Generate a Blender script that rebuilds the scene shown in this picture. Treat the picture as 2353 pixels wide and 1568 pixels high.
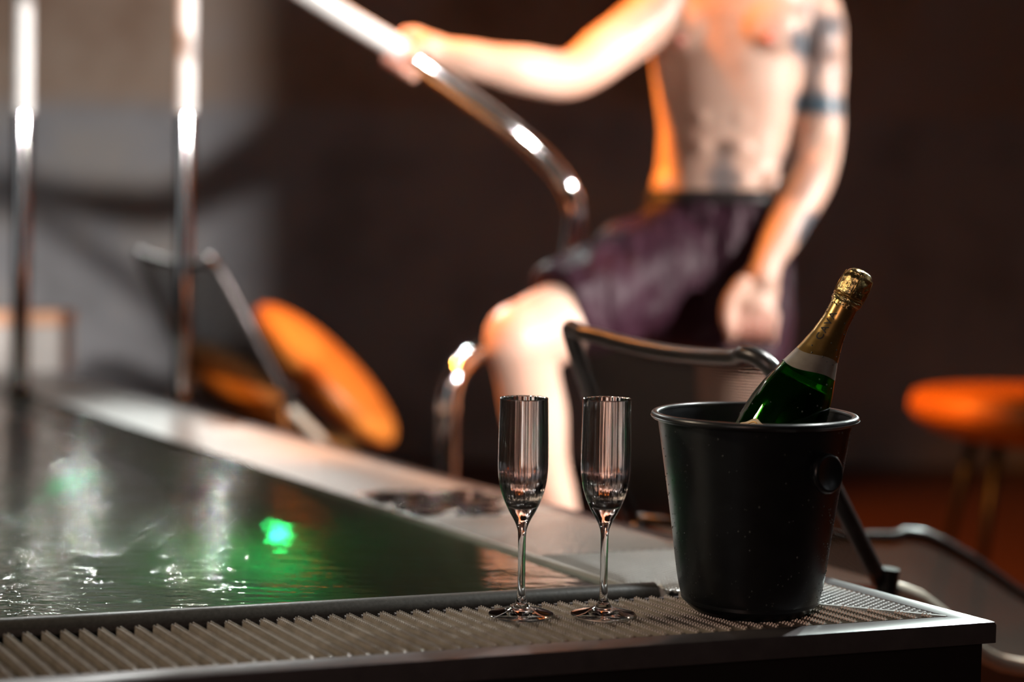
import bpy, bmesh, math, random
from mathutils import Vector, Matrix, noise
random.seed(7)
for o in list(bpy.data.objects): bpy.data.objects.remove(o)
sc = bpy.context.scene
COL = sc.collection

# ------------------------------------------------------------------ camera
FPX = 3400.0
DECK = 0.55                      # height of the pool deck above the room floor
CAM = Vector((0, 0, 0.935))
PITCH = math.atan((784-560)/FPX); ROLL = 0.014
Fv = Vector((0, math.cos(PITCH), -math.sin(PITCH)))
R0 = Vector((1, 0, 0)); U0 = Vector((0, math.sin(PITCH), math.cos(PITCH)))
Rv = R0*math.cos(ROLL) + U0*math.sin(ROLL); Uv = U0*math.cos(ROLL) - R0*math.sin(ROLL)
cam = bpy.data.cameras.new('camera'); camo = bpy.data.objects.new('camera', cam); COL.objects.link(camo)
m = Matrix((Rv, Uv, -Fv)).transposed().to_4x4(); m.translation = CAM; camo.matrix_world = m
cam.sensor_width = 36; cam.lens = 36*FPX/2353
cam.clip_start = 0.05
cam.dof.use_dof = True; cam.dof.focus_distance = 1.56; cam.dof.aperture_fstop = 1.5
cam.dof.aperture_blades = 0
sc.camera = camo

# ------------------------------------------------------------------ light, exposure
sc.view_settings.view_transform = 'Standard'; sc.view_settings.look = 'None'
sc.view_settings.exposure = 0.0; sc.view_settings.gamma = 1.0; sc.view_settings.use_curve_mapping = False
w = bpy.data.worlds.new('world'); sc.world = w; w.use_nodes = True
w.node_tree.nodes['Background'].inputs[0].default_value = (0.9, 0.8, 0.75, 1)
w.node_tree.nodes['Background'].inputs[1].default_value = 0.003

def spot(name, loc, target, power, color, size=60, blend=0.3, rad=0.05):
    l = bpy.data.lights.new(name, 'SPOT'); l.energy = power; l.color = color
    l.spot_size = math.radians(size); l.spot_blend = blend; l.shadow_soft_size = rad
    o = bpy.data.objects.new(name, l); COL.objects.link(o); o.location = loc
    o.rotation_euler = (Vector(target)-Vector(loc)).to_track_quat('-Z', 'Y').to_euler()
    return o
def area(name, loc, target, power, color, sx, sy, spread=180):
    l = bpy.data.lights.new(name, 'AREA'); l.shape = 'RECTANGLE'; l.size = sx; l.size_y = sy
    l.energy = power; l.color = color; l.spread = math.radians(spread)
    o = bpy.data.objects.new(name, l); COL.objects.link(o); o.location = loc
    o.rotation_euler = (Vector(target)-Vector(loc)).to_track_quat('-Z', 'Y').to_euler()
    return o
# white key from the front right, low, across the man on to the left of the back wall
spot('key_spot', (1.75, -0.35, 1.50), (-0.55, 5.0, 1.34), 1000, (1.0, 0.93, 0.88), 34, 0.25, 0.07)
spot('side_spot', (3.1, 1.5, 1.75), (0.50, 3.15, 1.02), 900, (1.0, 0.91, 0.86), 28, 0.5, 0.06)
# cool lamp behind on the right, rakes over the deck towards the camera
spot('rim_spot', (2.3, 5.4, 1.85), (0.35, 1.6, 0.5), 430, (0.85, 1.0, 0.93), 20, 0.5, 0.10)
# orange LED lamps behind and above the chairs
spot('orange_spot', (-1.0, 2.95, 2.35), (0.25, 3.15, 1.15), 520, (1.0, 0.30, 0.03), 75, 0.5, 0.1)
spot('orange_spot_chairs', (-0.35, 4.25, 2.6), (-0.55, 4.35, 0.62), 230, (1.0, 0.33, 0.04), 34, 0.5, 0.1)
spot('orange_spot_right', (1.0, 4.4, 2.6), (1.45, 3.7, 0.8), 11, (1.0, 0.36, 0.08), 60, 0.6, 0.1)
# added unseen spots that whiten the deck and put glints on the water
for lx in (-1.87, -1.23):
    spot('deck_fill', (lx, 5.6, 2.8), (-0.35, 2.75, 0.55), 310, (0.95, 1.0, 0.96), 26, 0.9, 0.07)
# added dim reddish fill, brightens the front face of the pool edge
spot('front_fill', (-0.9, -1.6, 1.75), (0.1, 1.5, 0.6), 42, (1.0, 0.62, 0.48), 40, 0.8, 0.2)
# added neutral fill, brightens the pool corner, throws the bucket's shadow to the front left
spot('corner_fill', (1.45, 2.7, 2.7), (0.22, 1.72, 0.55), 300, (0.97, 1.0, 0.97), 24, 0.8, 0.05)
# added warm fill from the left for the near grille and bottle foil
spot('warm_fill', (-1.6, 1.55, 1.95), (-0.05, 1.5, 0.6), 88, (1.0, 0.80, 0.58), 36, 0.9, 0.12)

def at(px, py, Y):
    d = Fv + Rv*((px-1176.5)/FPX) - Uv*((py-784)/FPX)
    return CAM + d*(Y/d.y)
def ground(px, py, z=DECK):
    d = Fv + Rv*((px-1176.5)/FPX) - Uv*((py-784)/FPX)
    return CAM + d*((z-CAM.z)/d.z)

# ------------------------------------------------------------------ materials
def mat(name, col, rough=0.5, metal=0.0, **kw):
    m = bpy.data.materials.new(name); m.use_nodes = True
    b = m.node_tree.nodes['Principled BSDF']
    b.inputs['Base Color'].default_value = (*col, 1); b.inputs['Roughness'].default_value = rough
    b.inputs['Metallic'].default_value = metal
    for k, v in kw.items():
        b.inputs[k.replace('_', ' ')].default_value = v
    return m
def N(m, t, **props):
    n = m.node_tree.nodes.new(t)
    for k, v in props.items(): setattr(n, k, v)
    return n
def L(m, a, b): m.node_tree.links.new(a, b)
def bsdf(m): return m.node_tree.nodes['Principled BSDF']
def coords(m, scale=(1, 1, 1)):
    t = N(m, 'ShaderNodeTexCoord'); mp = N(m, 'ShaderNodeMapping'); mp.inputs['Scale'].default_value = scale
    L(m, t.outputs['Object'], mp.inputs['Vector']); return mp.outputs['Vector']
def noise_tex(m, vec, scale, detail=4, rough=0.5):
    n = N(m, 'ShaderNodeTexNoise'); n.inputs['Scale'].default_value = scale
    n.inputs['Detail'].default_value = detail; n.inputs['Roughness'].default_value = rough
    L(m, vec, n.inputs['Vector']); return n.outputs['Fac']
def ramp(m, fac, stops):
    r = N(m, 'ShaderNodeValToRGB'); e = r.color_ramp.elements
    while len(e) < len(stops): e.new(0.5)
    for i, (p, c) in enumerate(stops):
        e[i].position = p; e[i].color = (*c, 1) if len(c) == 3 else c
    L(m, fac, r.inputs['Fac']); return r.outputs['Color']
def bump(m, h, strength, dist=0.01):
    b = N(m, 'ShaderNodeBump'); b.inputs['Strength'].default_value = strength; b.inputs['Distance'].default_value = dist
    L(m, h, b.inputs['Height']); L(m, b.outputs['Normal'], bsdf(m).inputs['Normal'])

M = {}
def noisy(name, c1, c2, scale, rough=0.5, metal=0.0, bs=0.0, bd=0.01, vscale=(1, 1, 1), **kw):
    m = mat(name, c1, rough, metal, **kw); v = coords(m, vscale); f = noise_tex(m, v, scale, 5, 0.6)
    L(m, ramp(m, f, [(0.3, c1), (0.7, c2)]), bsdf(m).inputs['Base Color'])
    if bs: bump(m, f, bs, bd)
    M[name] = m; return m

noisy('chrome', (0.78, 0.78, 0.78), (0.70, 0.70, 0.70), 3, 0.06, 1.0)
noisy('dark_frame', (0.17, 0.155, 0.16), (0.13, 0.12, 0.125), 40, 0.32, 0.6, 0.08, 0.001)
noisy('skirt', (0.008, 0.007, 0.007), (0.012, 0.010, 0.010), 20, 0.5, 0.0)
noisy('slat', (0.21, 0.185, 0.15), (0.32, 0.28, 0.235), 60, 0.28, 0.3, 0.1, 0.001)
noisy('deck_panel', (0.42, 0.43, 0.42), (0.50, 0.51, 0.50), 30, 0.38, 0.15, 0.1, 0.001)
noisy('coping', (0.035, 0.035, 0.033), (0.06, 0.06, 0.056), 250, 0.33, 0.0, 0.25, 0.0008)
noisy('white_rope', (0.8, 0.82, 0.8), (0.65, 0.68, 0.66), 200, 0.7, 0, 0.5, 0.001)
noisy('bucket_black', (0.007, 0.008, 0.009), (0.012, 0.014, 0.016), 45, 0.34, 0.0, 0.15, 0.001, Coat_Weight=0.12, Coat_Roughness=0.2)
noisy('basin', (0.10, 0.12, 0.09), (0.16, 0.18, 0.14), 14, 0.5)
noisy('sling_frame', (0.07, 0.065, 0.065), (0.11, 0.10, 0.10), 20, 0.33, 0.7)
noisy('cream_tube', (0.80, 0.74, 0.60), (0.72, 0.68, 0.58), 10, 0.35, 0.1)
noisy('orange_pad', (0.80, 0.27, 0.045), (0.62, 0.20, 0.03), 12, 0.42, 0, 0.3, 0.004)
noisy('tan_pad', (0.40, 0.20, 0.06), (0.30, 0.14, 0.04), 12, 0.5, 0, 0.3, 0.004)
noisy('black_metal', (0.02, 0.02, 0.02), (0.03, 0.03, 0.03), 12, 0.4, 0.6)
noisy('white_box', (0.62, 0.60, 0.57), (0.55, 0.53, 0.51), 9, 0.5)
noisy('orange_lit_top', (0.85, 0.50, 0.32), (0.80, 0.42, 0.26), 9, 0.5)  # container tops: orange light put into the base colour
noisy('wood_floor', (0.07, 0.026, 0.013), (0.12, 0.045, 0.020), 6, 0.45, 0, 0.1, 0.002, (1, 6, 1))
noisy('dark_wall', (0.030, 0.025, 0.023), (0.045, 0.038, 0.034), 2.5, 0.75, 0, 0.3, 0.02)
noisy('ceiling_paint', (0.03, 0.03, 0.03), (0.04, 0.038, 0.036), 3, 0.8)
noisy('hair', (0.05, 0.03, 0.02), (0.08, 0.05, 0.03), 60, 0.6, 0, 0.8, 0.01, (1, 1, 0.2))
noisy('foil_gold', (0.50, 0.30, 0.09), (0.60, 0.39, 0.14), 90, 0.28, 0.85, 0.06, 0.001)
noisy('foil_crumpled', (0.60, 0.42, 0.16), (0.80, 0.62, 0.30), 120, 0.22, 0.95, 0.9, 0.002)
noisy('foil_silver', (0.36, 0.32, 0.27), (0.44, 0.41, 0.37), 70, 0.36, 0.45, 0.1, 0.001)
noisy('label_paper', (0.62, 0.50, 0.33), (0.70, 0.58, 0.40), 60, 0.6)
noisy('label_gold', (0.75, 0.42, 0.12), (0.6, 0.32, 0.08), 60, 0.35, 0.6)
noisy('ink_black', (0.012, 0.010, 0.010), (0.02, 0.015, 0.015), 40, 0.5)
noisy('satin', (0.016, 0.004, 0.010), (0.036, 0.009, 0.020), 5, 0.58, 0.0, 0.0, 0.01)
# satin folds
m = M['satin']; v = coords(m, (1, 1, 0.35)); f = noise_tex(m, v, 13, 3, 0.5); bump(m, f, 0.9, 0.06)

# back wall: weathered rust-brown sheet above, grey sheet below a seam
m = M['back_wall'] = mat('back_wall', (0.2, 0.2, 0.2), 0.7)
v = coords(m); f1 = noise_tex(m, v, 1.5, 5, 0.55); f2 = noise_tex(m, v, 2.2, 4, 0.6)
brown = ramp(m, f1, [(0.3, (0.27, 0.165, 0.11)), (0.5, (0.42, 0.32, 0.25)), (0.68, (0.42, 0.37, 0.345))])
grey = ramp(m, f2, [(0.3, (0.25, 0.257, 0.27)), (0.5, (0.36, 0.37, 0.395)), (0.7, (0.45, 0.42, 0.385))])
sep = N(m, 'ShaderNodeSeparateXYZ'); L(m, v, sep.inputs[0])
mr = N(m, 'ShaderNodeMapRange'); mr.inputs['From Min'].default_value = 1.45; mr.inputs['From Max'].default_value = 1.55
L(m, sep.outputs['Z'], mr.inputs['Value'])
mix = N(m, 'ShaderNodeMix', data_type='RGBA'); L(m, mr.outputs[0], mix.inputs['Factor'])
L(m, grey, mix.inputs['A']); L(m, brown, mix.inputs['B'])
L(m, mix.outputs['Result'], bsdf(m).inputs['Base Color']); bump(m, f1, 0.3, 0.02)

# knurled far panels (pattern only as relief)
m = M['knurl_far'] = mat('knurl_far', (0.36, 0.365, 0.355), 0.36, 0.15)
v = coords(m); vo = N(m, 'ShaderNodeTexVoronoi'); vo.inputs['Scale'].default_value = 150; L(m, v, vo.inputs['Vector'])
bump(m, vo.outputs['Distance'], 0.5, 0.002)
L(m, ramp(m, noise_tex(m, v, 6, 4), [(0.35, (0.36, 0.36, 0.35)), (0.7, (0.46, 0.46, 0.45))]), bsdf(m).inputs['Base Color'])
m = M['smooth_panel'] = M['knurl_far'].copy(); m.name = 'smooth_panel'; bsdf(m).inputs['Roughness'].default_value = 0.25  # same finish as the far panels, only smoother

# water
m = M['water'] = mat('water', (0.86, 0.95, 0.88), 0.0, 0.0, IOR=1.333, Transmission_Weight=1.0)
v = coords(m, (1.0, 1.0, 1.0))
mp2 = N(m, 'ShaderNodeMapping'); mp2.inputs['Rotation'].default_value = (0, 0, 0.25); mp2.inputs['Scale'].default_value = (0.45, 1.6, 1)
L(m, v, mp2.inputs['Vector'])
n1 = noise_tex(m, mp2.outputs['Vector'], 40, 3, 0.55); n2 = noise_tex(m, mp2.outputs['Vector'], 7, 2, 0.5)
ad = N(m, 'ShaderNodeMath', operation='MULTIPLY_ADD'); L(m, n2, ad.inputs[0]); ad.inputs[1].default_value = 1.6; L(m, n1, ad.inputs[2])
sx = N(m, 'ShaderNodeSeparateXYZ'); L(m, v, sx.inputs[0])
mrg = N(m, 'ShaderNodeMapRange'); L(m, sx.outputs['X'], mrg.inputs['Value'])
for kk, vv in (('From Min', -0.48), ('From Max', -0.05), ('To Min', 1.0), ('To Max', 0.12)): mrg.inputs[kk].default_value = vv
mul = N(m, 'ShaderNodeMath', operation='MULTIPLY'); L(m, ad.outputs[0], mul.inputs[0]); L(m, mrg.outputs[0], mul.inputs[1])
bump(m, mul.outputs[0], 1.0, 0.0042)
M['puddle'] = mat('puddle', (0.95, 0.97, 0.96), 0.0, 0.0, IOR=1.33, Transmission_Weight=1.0)
M['drop'] = mat('drop', (0.95, 0.97, 0.97), 0.02, 0.0, IOR=1.33, Specular_IOR_Level=1.0)
bsdf(M['drop']).inputs['Base Color'].default_value = (0.10, 0.11, 0.11, 1)
def glassmat(name, col, ior=1.5, rough=0.0):
    M[name] = mat(name, col, rough, 0.0, IOR=ior, Transmission_Weight=1.0)
glassmat('flute_glass', (0.985, 0.955, 0.96))
glassmat('bottle_glass', (0.10, 0.50, 0.05), 1.5)
glassmat('pane', (0.95, 0.95, 0.95))
M['wine'] = mat('wine', (0.10, 0.12, 0.02), 0.1)
def emis(name, col, s):
    m = mat(name, (0, 0, 0), 0.5); b = bsdf(m); b.inputs['Emission Color'].default_value = (*col, 1); b.inputs['Emission Strength'].default_value = s
    M[name] = m
emis('green_lamp', (0.02, 1.0, 0.20), 90)
emis('dim_green_lamp', (0.02, 0.8, 0.30), 1.6)
emis('added_window_glow', (0.93, 0.97, 1.0), 1.1)  # glow of the two added windows

# black sling mesh: woven cloth with real see-through holes
def woven(name, col, scale, hole, rough=0.6):
    m = M[name] = mat(name, col, rough)
    uv = N(m, 'ShaderNodeUVMap'); mp = N(m, 'ShaderNodeMapping'); mp.inputs['Scale'].default_value = (scale, scale, 1)
    L(m, uv.outputs['UV'], mp.inputs['Vector']); s = N(m, 'ShaderNodeSeparateXYZ'); L(m, mp.outputs['Vector'], s.inputs[0])
    outs = []
    for ax in 'XY':
        fr = N(m, 'ShaderNodeMath', operation='FRACT'); L(m, s.outputs[ax], fr.inputs[0])
        gt = N(m, 'ShaderNodeMath', operation='LESS_THAN'); L(m, fr.outputs[0], gt.inputs[0]); gt.inputs[1].default_value = hole
        outs.append(gt.outputs[0])
    mu = N(m, 'ShaderNodeMath', operation='MULTIPLY'); L(m, outs[0], mu.inputs[0]); L(m, outs[1], mu.inputs[1])
    iv = N(m, 'ShaderNodeMath', operation='SUBTRACT'); iv.inputs[0].default_value = 1; L(m, mu.outputs[0], iv.inputs[1])
    L(m, iv.outputs[0], bsdf(m).inputs['Alpha'])
woven('sling_mesh', (0.05, 0.043, 0.038), 230, 0.5)
woven('seat_mesh', (0.035, 0.027, 0.020), 230, 0.5, 0.9)

for n_ in ('sling_mesh', 'seat_mesh'): bsdf(M[n_]).inputs['Specular IOR Level'].default_value = 0.08
bsdf(M['satin']).inputs['Specular IOR Level'].default_value = 0.3
noisy('white_upper_tube', (0.86, 0.87, 0.86), (0.80, 0.81, 0.80), 8, 0.25)  # plain white for the upper part of poles and rail
# skin with hue patches and tattoo ink given by a mesh attribute
m = M['skin'] = mat('skin', (0.62, 0.40, 0.30), 0.42, 0.0, Subsurface_Weight=0.08)
v = coords(m); f = noise_tex(m, v, 9, 3)
sk = ramp(m, f, [(0.3, (0.60, 0.37, 0.275)), (0.7, (0.68, 0.47, 0.37))])
a = N(m, 'ShaderNodeAttribute', attribute_name='ink'); b2 = N(m, 'ShaderNodeAttribute', attribute_name='blush')
mx0 = N(m, 'ShaderNodeMix', data_type='RGBA'); L(m, b2.outputs['Fac'], mx0.inputs['Factor']); L(m, sk, mx0.inputs['A']); mx0.inputs['B'].default_value = (0.62, 0.24, 0.18, 1)
mx = N(m, 'ShaderNodeMix', data_type='RGBA'); L(m, a.outputs['Fac'], mx.inputs['Factor']); L(m, mx0.outputs['Result'], mx.inputs['A']); mx.inputs['B'].default_value = (0.05, 0.09, 0.12, 1)
hh = N(m, 'ShaderNodeAttribute', attribute_name='chest_hair')
mx2 = N(m, 'ShaderNodeMix', data_type='RGBA'); L(m, hh.outputs['Fac'], mx2.inputs['Factor']); L(m, mx.outputs['Result'], mx2.inputs['A']); mx2.inputs['B'].default_value = (0.16, 0.09, 0.06, 1)
L(m, mx2.outputs['Result'], bsdf(m).inputs['Base Color'])

# ------------------------------------------------------------------ object helpers
def tag(o, label=None, cat=None, group=None, kind=None):
    if label: o['label'] = label
    if cat: o['category'] = cat
    if group: o['group'] = group
    if kind: o['kind'] = kind
    return o
def thing(name, label, cat, loc=(0, 0, 0), group=None):
    o = bpy.data.objects.new(name, None); COL.objects.link(o); o.location = loc
    o.empty_display_size = 0.05
    return tag(o, label, cat, group)
def link(name, me, material, parent=None, smooth=True):
    o = bpy.data.objects.new(name, me); COL.objects.link(o)
    if material: me.materials.append(M[material])
    if smooth:
        for p in me.polygons: p.use_smooth = True
    if parent is not None:
        o.parent = parent
        par = parent; off = Vector((0, 0, 0))
        while par is not None: off += par.location; par = par.parent
        me.transform(Matrix.Translation(-off))      # meshes are written in world space
    return o
def from_bm(name, bm, material, parent=None, smooth=True, sharp=None):
    bmesh.ops.recalc_face_normals(bm, faces=bm.faces)
    me = bpy.data.meshes.new(name); bm.to_mesh(me); bm.free()
    o = link(name, me, material, parent, smooth)
    if sharp is not None and smooth: me.set_sharp_from_angle(angle=math.radians(sharp))
    return o
def origin_to(o, p):                                # top-level mesh: put the origin at its base
    p = Vector(p); o.data.transform(Matrix.Translation(-p)); o.location = p
def tube(bm, pts, r, n=14, cap=True):
    pts = [Vector(p) for p in pts]; rs = r if isinstance(r, (list, tuple)) else [r]*len(pts)
    t = [(pts[min(i+1, len(pts)-1)]-pts[max(i-1, 0)]).normalized() for i in range(len(pts))]
    up = Vector((0, 0, 1)) if abs(t[0].z) < 0.9 else Vector((1, 0, 0))
    nrm = t[0].cross(up).normalized(); rings = []
    for i, p in enumerate(pts):
        nrm = (nrm - t[i]*nrm.dot(t[i])).normalized(); bi = t[i].cross(nrm)
        rings.append([bm.verts.new(p + (nrm*math.cos(2*math.pi*k/n) + bi*math.sin(2*math.pi*k/n))*rs[i]) for k in range(n)])
    for a, b in zip(rings, rings[1:]):
        for k in range(n): bm.faces.new((a[k], a[(k+1) % n], b[(k+1) % n], b[k]))
    if cap:
        bm.faces.new(rings[0][::-1]); bm.faces.new(rings[-1])
def spline(pts, seg=8):
    pts = [Vector(p) for p in pts]; out = []
    for i in range(len(pts)-1):
        p0 = pts[max(i-1, 0)]; p1 = pts[i]; p2 = pts[i+1]; p3 = pts[min(i+2, len(pts)-1)]
        for k in range(seg):
            s = k/seg
            out.append(0.5*((2*p1) + (p2-p0)*s + (2*p0-5*p1+4*p2-p3)*s*s + (3*p1-p0-3*p2+p3)*s**3))
    out.append(pts[-1]); return out
def lathe(bm, prof, c, n=48, rfun=None, mtx=None):
    rings = []
    for r, z in prof:
        if r < 1e-6:
            rings.append([bm.verts.new((0, 0, z))]); continue
        ring = []
        for k in range(n):
            a = 2*math.pi*k/n; rr = r if rfun is None else rfun(r, z, a)
            ring.append(bm.verts.new((rr*math.cos(a), rr*math.sin(a), z)))
        rings.append(ring)
    for a, b in zip(rings, rings[1:]):
        for k in range(n):
            k2 = (k+1) % n
            if len(a) == 1 and len(b) == 1: continue
            if len(a) == 1: bm.faces.new((a[0], b[k2], b[k]))
            elif len(b) == 1: bm.faces.new((a[k], a[k2], b[0]))
            else: bm.faces.new((a[k], a[k2], b[k2], b[k]))
    vs = [v for r in rings for v in r]
    mt = (mtx if mtx is not None else Matrix.Translation(Vector(c)))
    bmesh.ops.transform(bm, matrix=mt, verts=vs)
def prism(bm, poly, z0, z1):
    a = [bm.verts.new((p[0], p[1], z0)) for p in poly]; b = [bm.verts.new((p[0], p[1], z1)) for p in poly]
    bm.faces.new(a[::-1]); bm.faces.new(b); n = len(a)
    for k in range(n): bm.faces.new((a[k], a[(k+1) % n], b[(k+1) % n], b[k]))
def box(bm, c, s, mt=None):
    r = bmesh.ops.create_cube(bm, size=1.0); vs = r['verts']
    bmesh.ops.scale(bm, vec=s, verts=vs)
    if mt is not None: bmesh.ops.transform(bm, matrix=mt, verts=vs)
    bmesh.ops.translate(bm, vec=c, verts=vs); return vs
def bevel(bm, w, seg=2):
    bmesh.ops.bevel(bm, geom=[e for e in bm.edges], offset=w, segments=seg, affect='EDGES', profile=0.5)
def ellipsoid(bm, c, r, mt=None, u=20, v=12):
    s = bmesh.ops.create_uvsphere(bm, u_segments=u, v_segments=v, radius=1.0)['verts']
    bmesh.ops.scale(bm, vec=r, verts=s)
    if mt is not None: bmesh.ops.transform(bm, matrix=mt, verts=s)
    bmesh.ops.translate(bm, vec=c, verts=s)

# ------------------------------------------------------------------ room
X0, X1, Y0, Y1, ZC = -6.4, 3.6, -3.0, 6.3, 3.0
def slab(name, lo, hi, material):
    bm = bmesh.new(); box(bm, [(a+b)/2 for a, b in zip(lo, hi)], [b-a for a, b in zip(lo, hi)])
    return tag(from_bm(name, bm, material, None, False), kind='structure')
slab('floor', (X0, Y0, -0.1), (X1, Y1, 0), 'wood_floor')
slab('ceiling', (X0, Y0, ZC), (X1, Y1, ZC+0.1), 'ceiling_paint')
slab('wall_back', (X0-0.1, Y1, 0), (X1+0.1, Y1+0.1, ZC), 'back_wall')
slab('wall_left', (X0-0.1, Y0, 0), (X0, Y1, ZC), 'dark_wall')
WX0, WX1 = -3.3, -1.9
bm = bmesh.new()                                     # front wall behind the camera, with an opening for the added window
box(bm, ((X0-0.1+WX0)/2, -3.05, ZC/2), (WX0-X0+0.1, 0.1, ZC)); box(bm, ((X1+0.1+WX1)/2, -3.05, ZC/2), (X1+0.1-WX1, 0.1, ZC))
box(bm, ((WX0+WX1)/2, -3.05, 0.35), (WX1-WX0, 0.1, 0.7)); box(bm, ((WX0+WX1)/2, -3.05, 2.8), (WX1-WX0, 0.1, 0.4))
tag(from_bm('wall_front', bm, 'dark_wall', None, False), kind='structure')
bm = bmesh.new(); box(bm, ((WX0+WX1)/2, -3.07, 1.65), (WX1-WX0, 0.02, 1.9)); tag(from_bm('added_window_2', bm, 'added_window_glow', None, False), kind='structure')  # added glowing pane, gives the glasses upright highlights
slab('key_blocker', (1.00, 1.35, 0), (1.80, 1.55, ZC), 'dark_wall')   # added unseen column, keeps the key off the torso and right back wall
WY0, WY1, WZ0, WZ1 = 0.4, 3.2, 1.72, 2.30            # added glowing window high in the right wall, for reflections
bm = bmesh.new()
box(bm, (X1+0.05, (Y0+WY0)/2, ZC/2), (0.1, WY0-Y0, ZC)); box(bm, (X1+0.05, (Y1+WY1)/2, ZC/2), (0.1, Y1-WY1, ZC))
box(bm, (X1+0.05, (WY0+WY1)/2, WZ0/2), (0.1, WY1-WY0, WZ0)); box(bm, (X1+0.05, (WY0+WY1)/2, (WZ1+ZC)/2), (0.1, WY1-WY0, ZC-WZ1))
tag(from_bm('wall_right', bm, 'dark_wall', None, False), kind='structure')
bm = bmesh.new(); box(bm, (X1+0.07, (WY0+WY1)/2, (WZ0+WZ1)/2), (0.02, WY1-WY0, WZ1-WZ0))
win = tag(from_bm('added_window_1', bm, 'added_window_glow', None, False), kind='structure')
bm = bmesh.new()
for y in (WY0+0.02, WY1-0.02): box(bm, (X1+0.03, y, (WZ0+WZ1)/2), (0.04, 0.04, WZ1-WZ0))
for z in (WZ0+0.02, WZ1-0.02): box(bm, (X1+0.03, (WY0+WY1)/2, z), (0.04, WY1-WY0, 0.04))
from_bm('added_window_frame', bm, 'black_metal', win, False)

# ------------------------------------------------------------------ pool
Q = Vector((0.508, 1.517)); eB = Vector((-0.9589, -0.2838)); eA = Vector((-0.556, 0.831)).normalized()
nB = Vector((-0.2838, 0.9589)); nA = Vector((-eA.y, eA.x)); 
if nA.dot(eB) < 0: nA = -nA
def corner(dB, dA):                      # point at distance dB from near edge, dA from far edge
    det = nB.x*nA.y-nB.y*nA.x
    return Q + Vector(((dB*nA.y-nB.y*dA)/det, (nB.x*dA-dB*nA.x)/det))
def B(t, d): return corner(d, 0) + eB*t   # t metres left along the near edge
LB, LA = 3.4, 5.0
WB, WA = 0.242, 0.235                     # where the water starts from each outer edge
pool = thing('plunge_pool', 'raised plunge pool with ribbed overflow grille and grey textured deck under the glasses', 'pool', (corner(0, 0).x, corner(0, 0).y, 0))
def v3(p, z): return (p.x, p.y, z)
def endB(d): return corner(d, 0) + eB*LB  # left end (near side)
def endA(d): return corner(0, d) + eA*LA
# frame: L profile along both outer edges with mitred corner
def profile_run(bm, prof, pts_of):
    # prof: list of (d, z); pts_of(d) -> three plan points
    rows = [[bm.verts.new(v3(p, z)) for p in pts_of(d)] for d, z in prof]
    n = len(rows)
    for i in range(n):
        a, b = rows[i], rows[(i+1) % n]
        for k in range(len(a)-1): bm.faces.new((a[k], a[k+1], b[k+1], b[k]))
    bm.faces.new([r[0] for r in rows]); bm.faces.new([r[-1] for r in rows][::-1])
T = DECK
prof = [(0.0, T-0.023), (0.0, T-0.004), (0.0012, T-0.0012), (0.004, T), (0.0285, T), (0.030, T-0.0015), (0.030, T-0.02), (0.027, T-0.02), (0.027, T-0.006), (0.006, T-0.006), (0.006, T-0.023)]
bm = bmesh.new(); profile_run(bm, prof, lambda d: [endB(d), corner(d, d), endA(d)])
from_bm('edge_frame', bm, 'dark_frame', pool, True, 40)
bm = bmesh.new()
def ring_poly(d): return [endB(d), corner(d, d), endA(d)]
o3, i3 = ring_poly(0.008), ring_poly(0.02)
for k in range(2): prism(bm, [o3[k], o3[k+1], i3[k+1], i3[k]], 0.0, T-0.012)
from_bm('skirt_panel', bm, 'skirt', pool, False)
# grille of slats
bm = bmesh.new()
BW = 0.0076; sinAB = abs(nB.dot(eA))
def slat(t0, d0, d1):
    L_ = (d1-d0)/sinAB
    s = corner(d0, 0) + eB*t0
    perp = Vector((eA.y, -eA.x))
    prof = [(-BW/2, -0.010), (-BW/2, -0.003), (-BW*0.36, -0.0006), (-BW*0.15, 0.0), (BW*0.15, 0.0), (BW*0.36, -0.0006), (BW/2, -0.003), (BW/2, -0.010)]
    st = []
    rnd = 0.004
    for u, sc_ in ((0, 1), (L_-rnd, 1), (L_-rnd*0.4, 0.85), (L_, 0.5)):
        c = s + eA*u
        st.append([bm.verts.new((c.x+perp.x*a*sc_, c.y+perp.y*a*sc_, T+0.0004+z-(0 if sc_ == 1 else 0.001*(1-sc_)*2))) for a, z in prof])
    for a, b in zip(st, st[1:]):
        for k in range(len(prof)-1): bm.faces.new((a[k], a[k+1], b[k+1], b[k]))
        bm.faces.new((a[-1], a[0], b[0], b[-1]))
    bm.faces.new(st[0]); bm.faces.new(st[-1][::-1])
    n = int(L_/0.0042)
    for j in range(n):
        for sg in (-1, 1):
            c = s + eA*(0.003+j*0.0042+(0.0021 if sg > 0 else 0)) + perp*(sg*BW*0.27)
            base = T+0.0001; h = 0.0015; rr = 0.0016
            top = [bm.verts.new((c.x+rr*0.5*math.cos(q), c.y+rr*0.5*math.sin(q), base+h)) for q in (0.5, 2.07, 3.64, 5.21)]
            bot = [bm.verts.new((c.x+rr*math.cos(q), c.y+rr*math.sin(q), base-0.0008)) for q in (0.5, 2.07, 3.64, 5.21)]
            bm.faces.new(top)
            for q in range(4): bm.faces.new((bot[q], bot[(q+1) % 4], top[(q+1) % 4], top[q]))
pitch = 0.0176
# left limit for slats: they must start right of the miter corner
t = 0.012
mit = corner(0.18, 0.18); 
while t < 1.9:
    # miter: a point of the slat lies on the near side while dB <= dA
    d0, d1 = 0.031, 0.180
    # distance from far edge is constant along a slat
    dA = (corner(d0, 0)+eB*t - Q).dot(nA)
    d1 = min(d1, dA-0.002)
    if d1 - d0 > 0.012: slat(t, d0, d1)
    t += pitch
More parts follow.
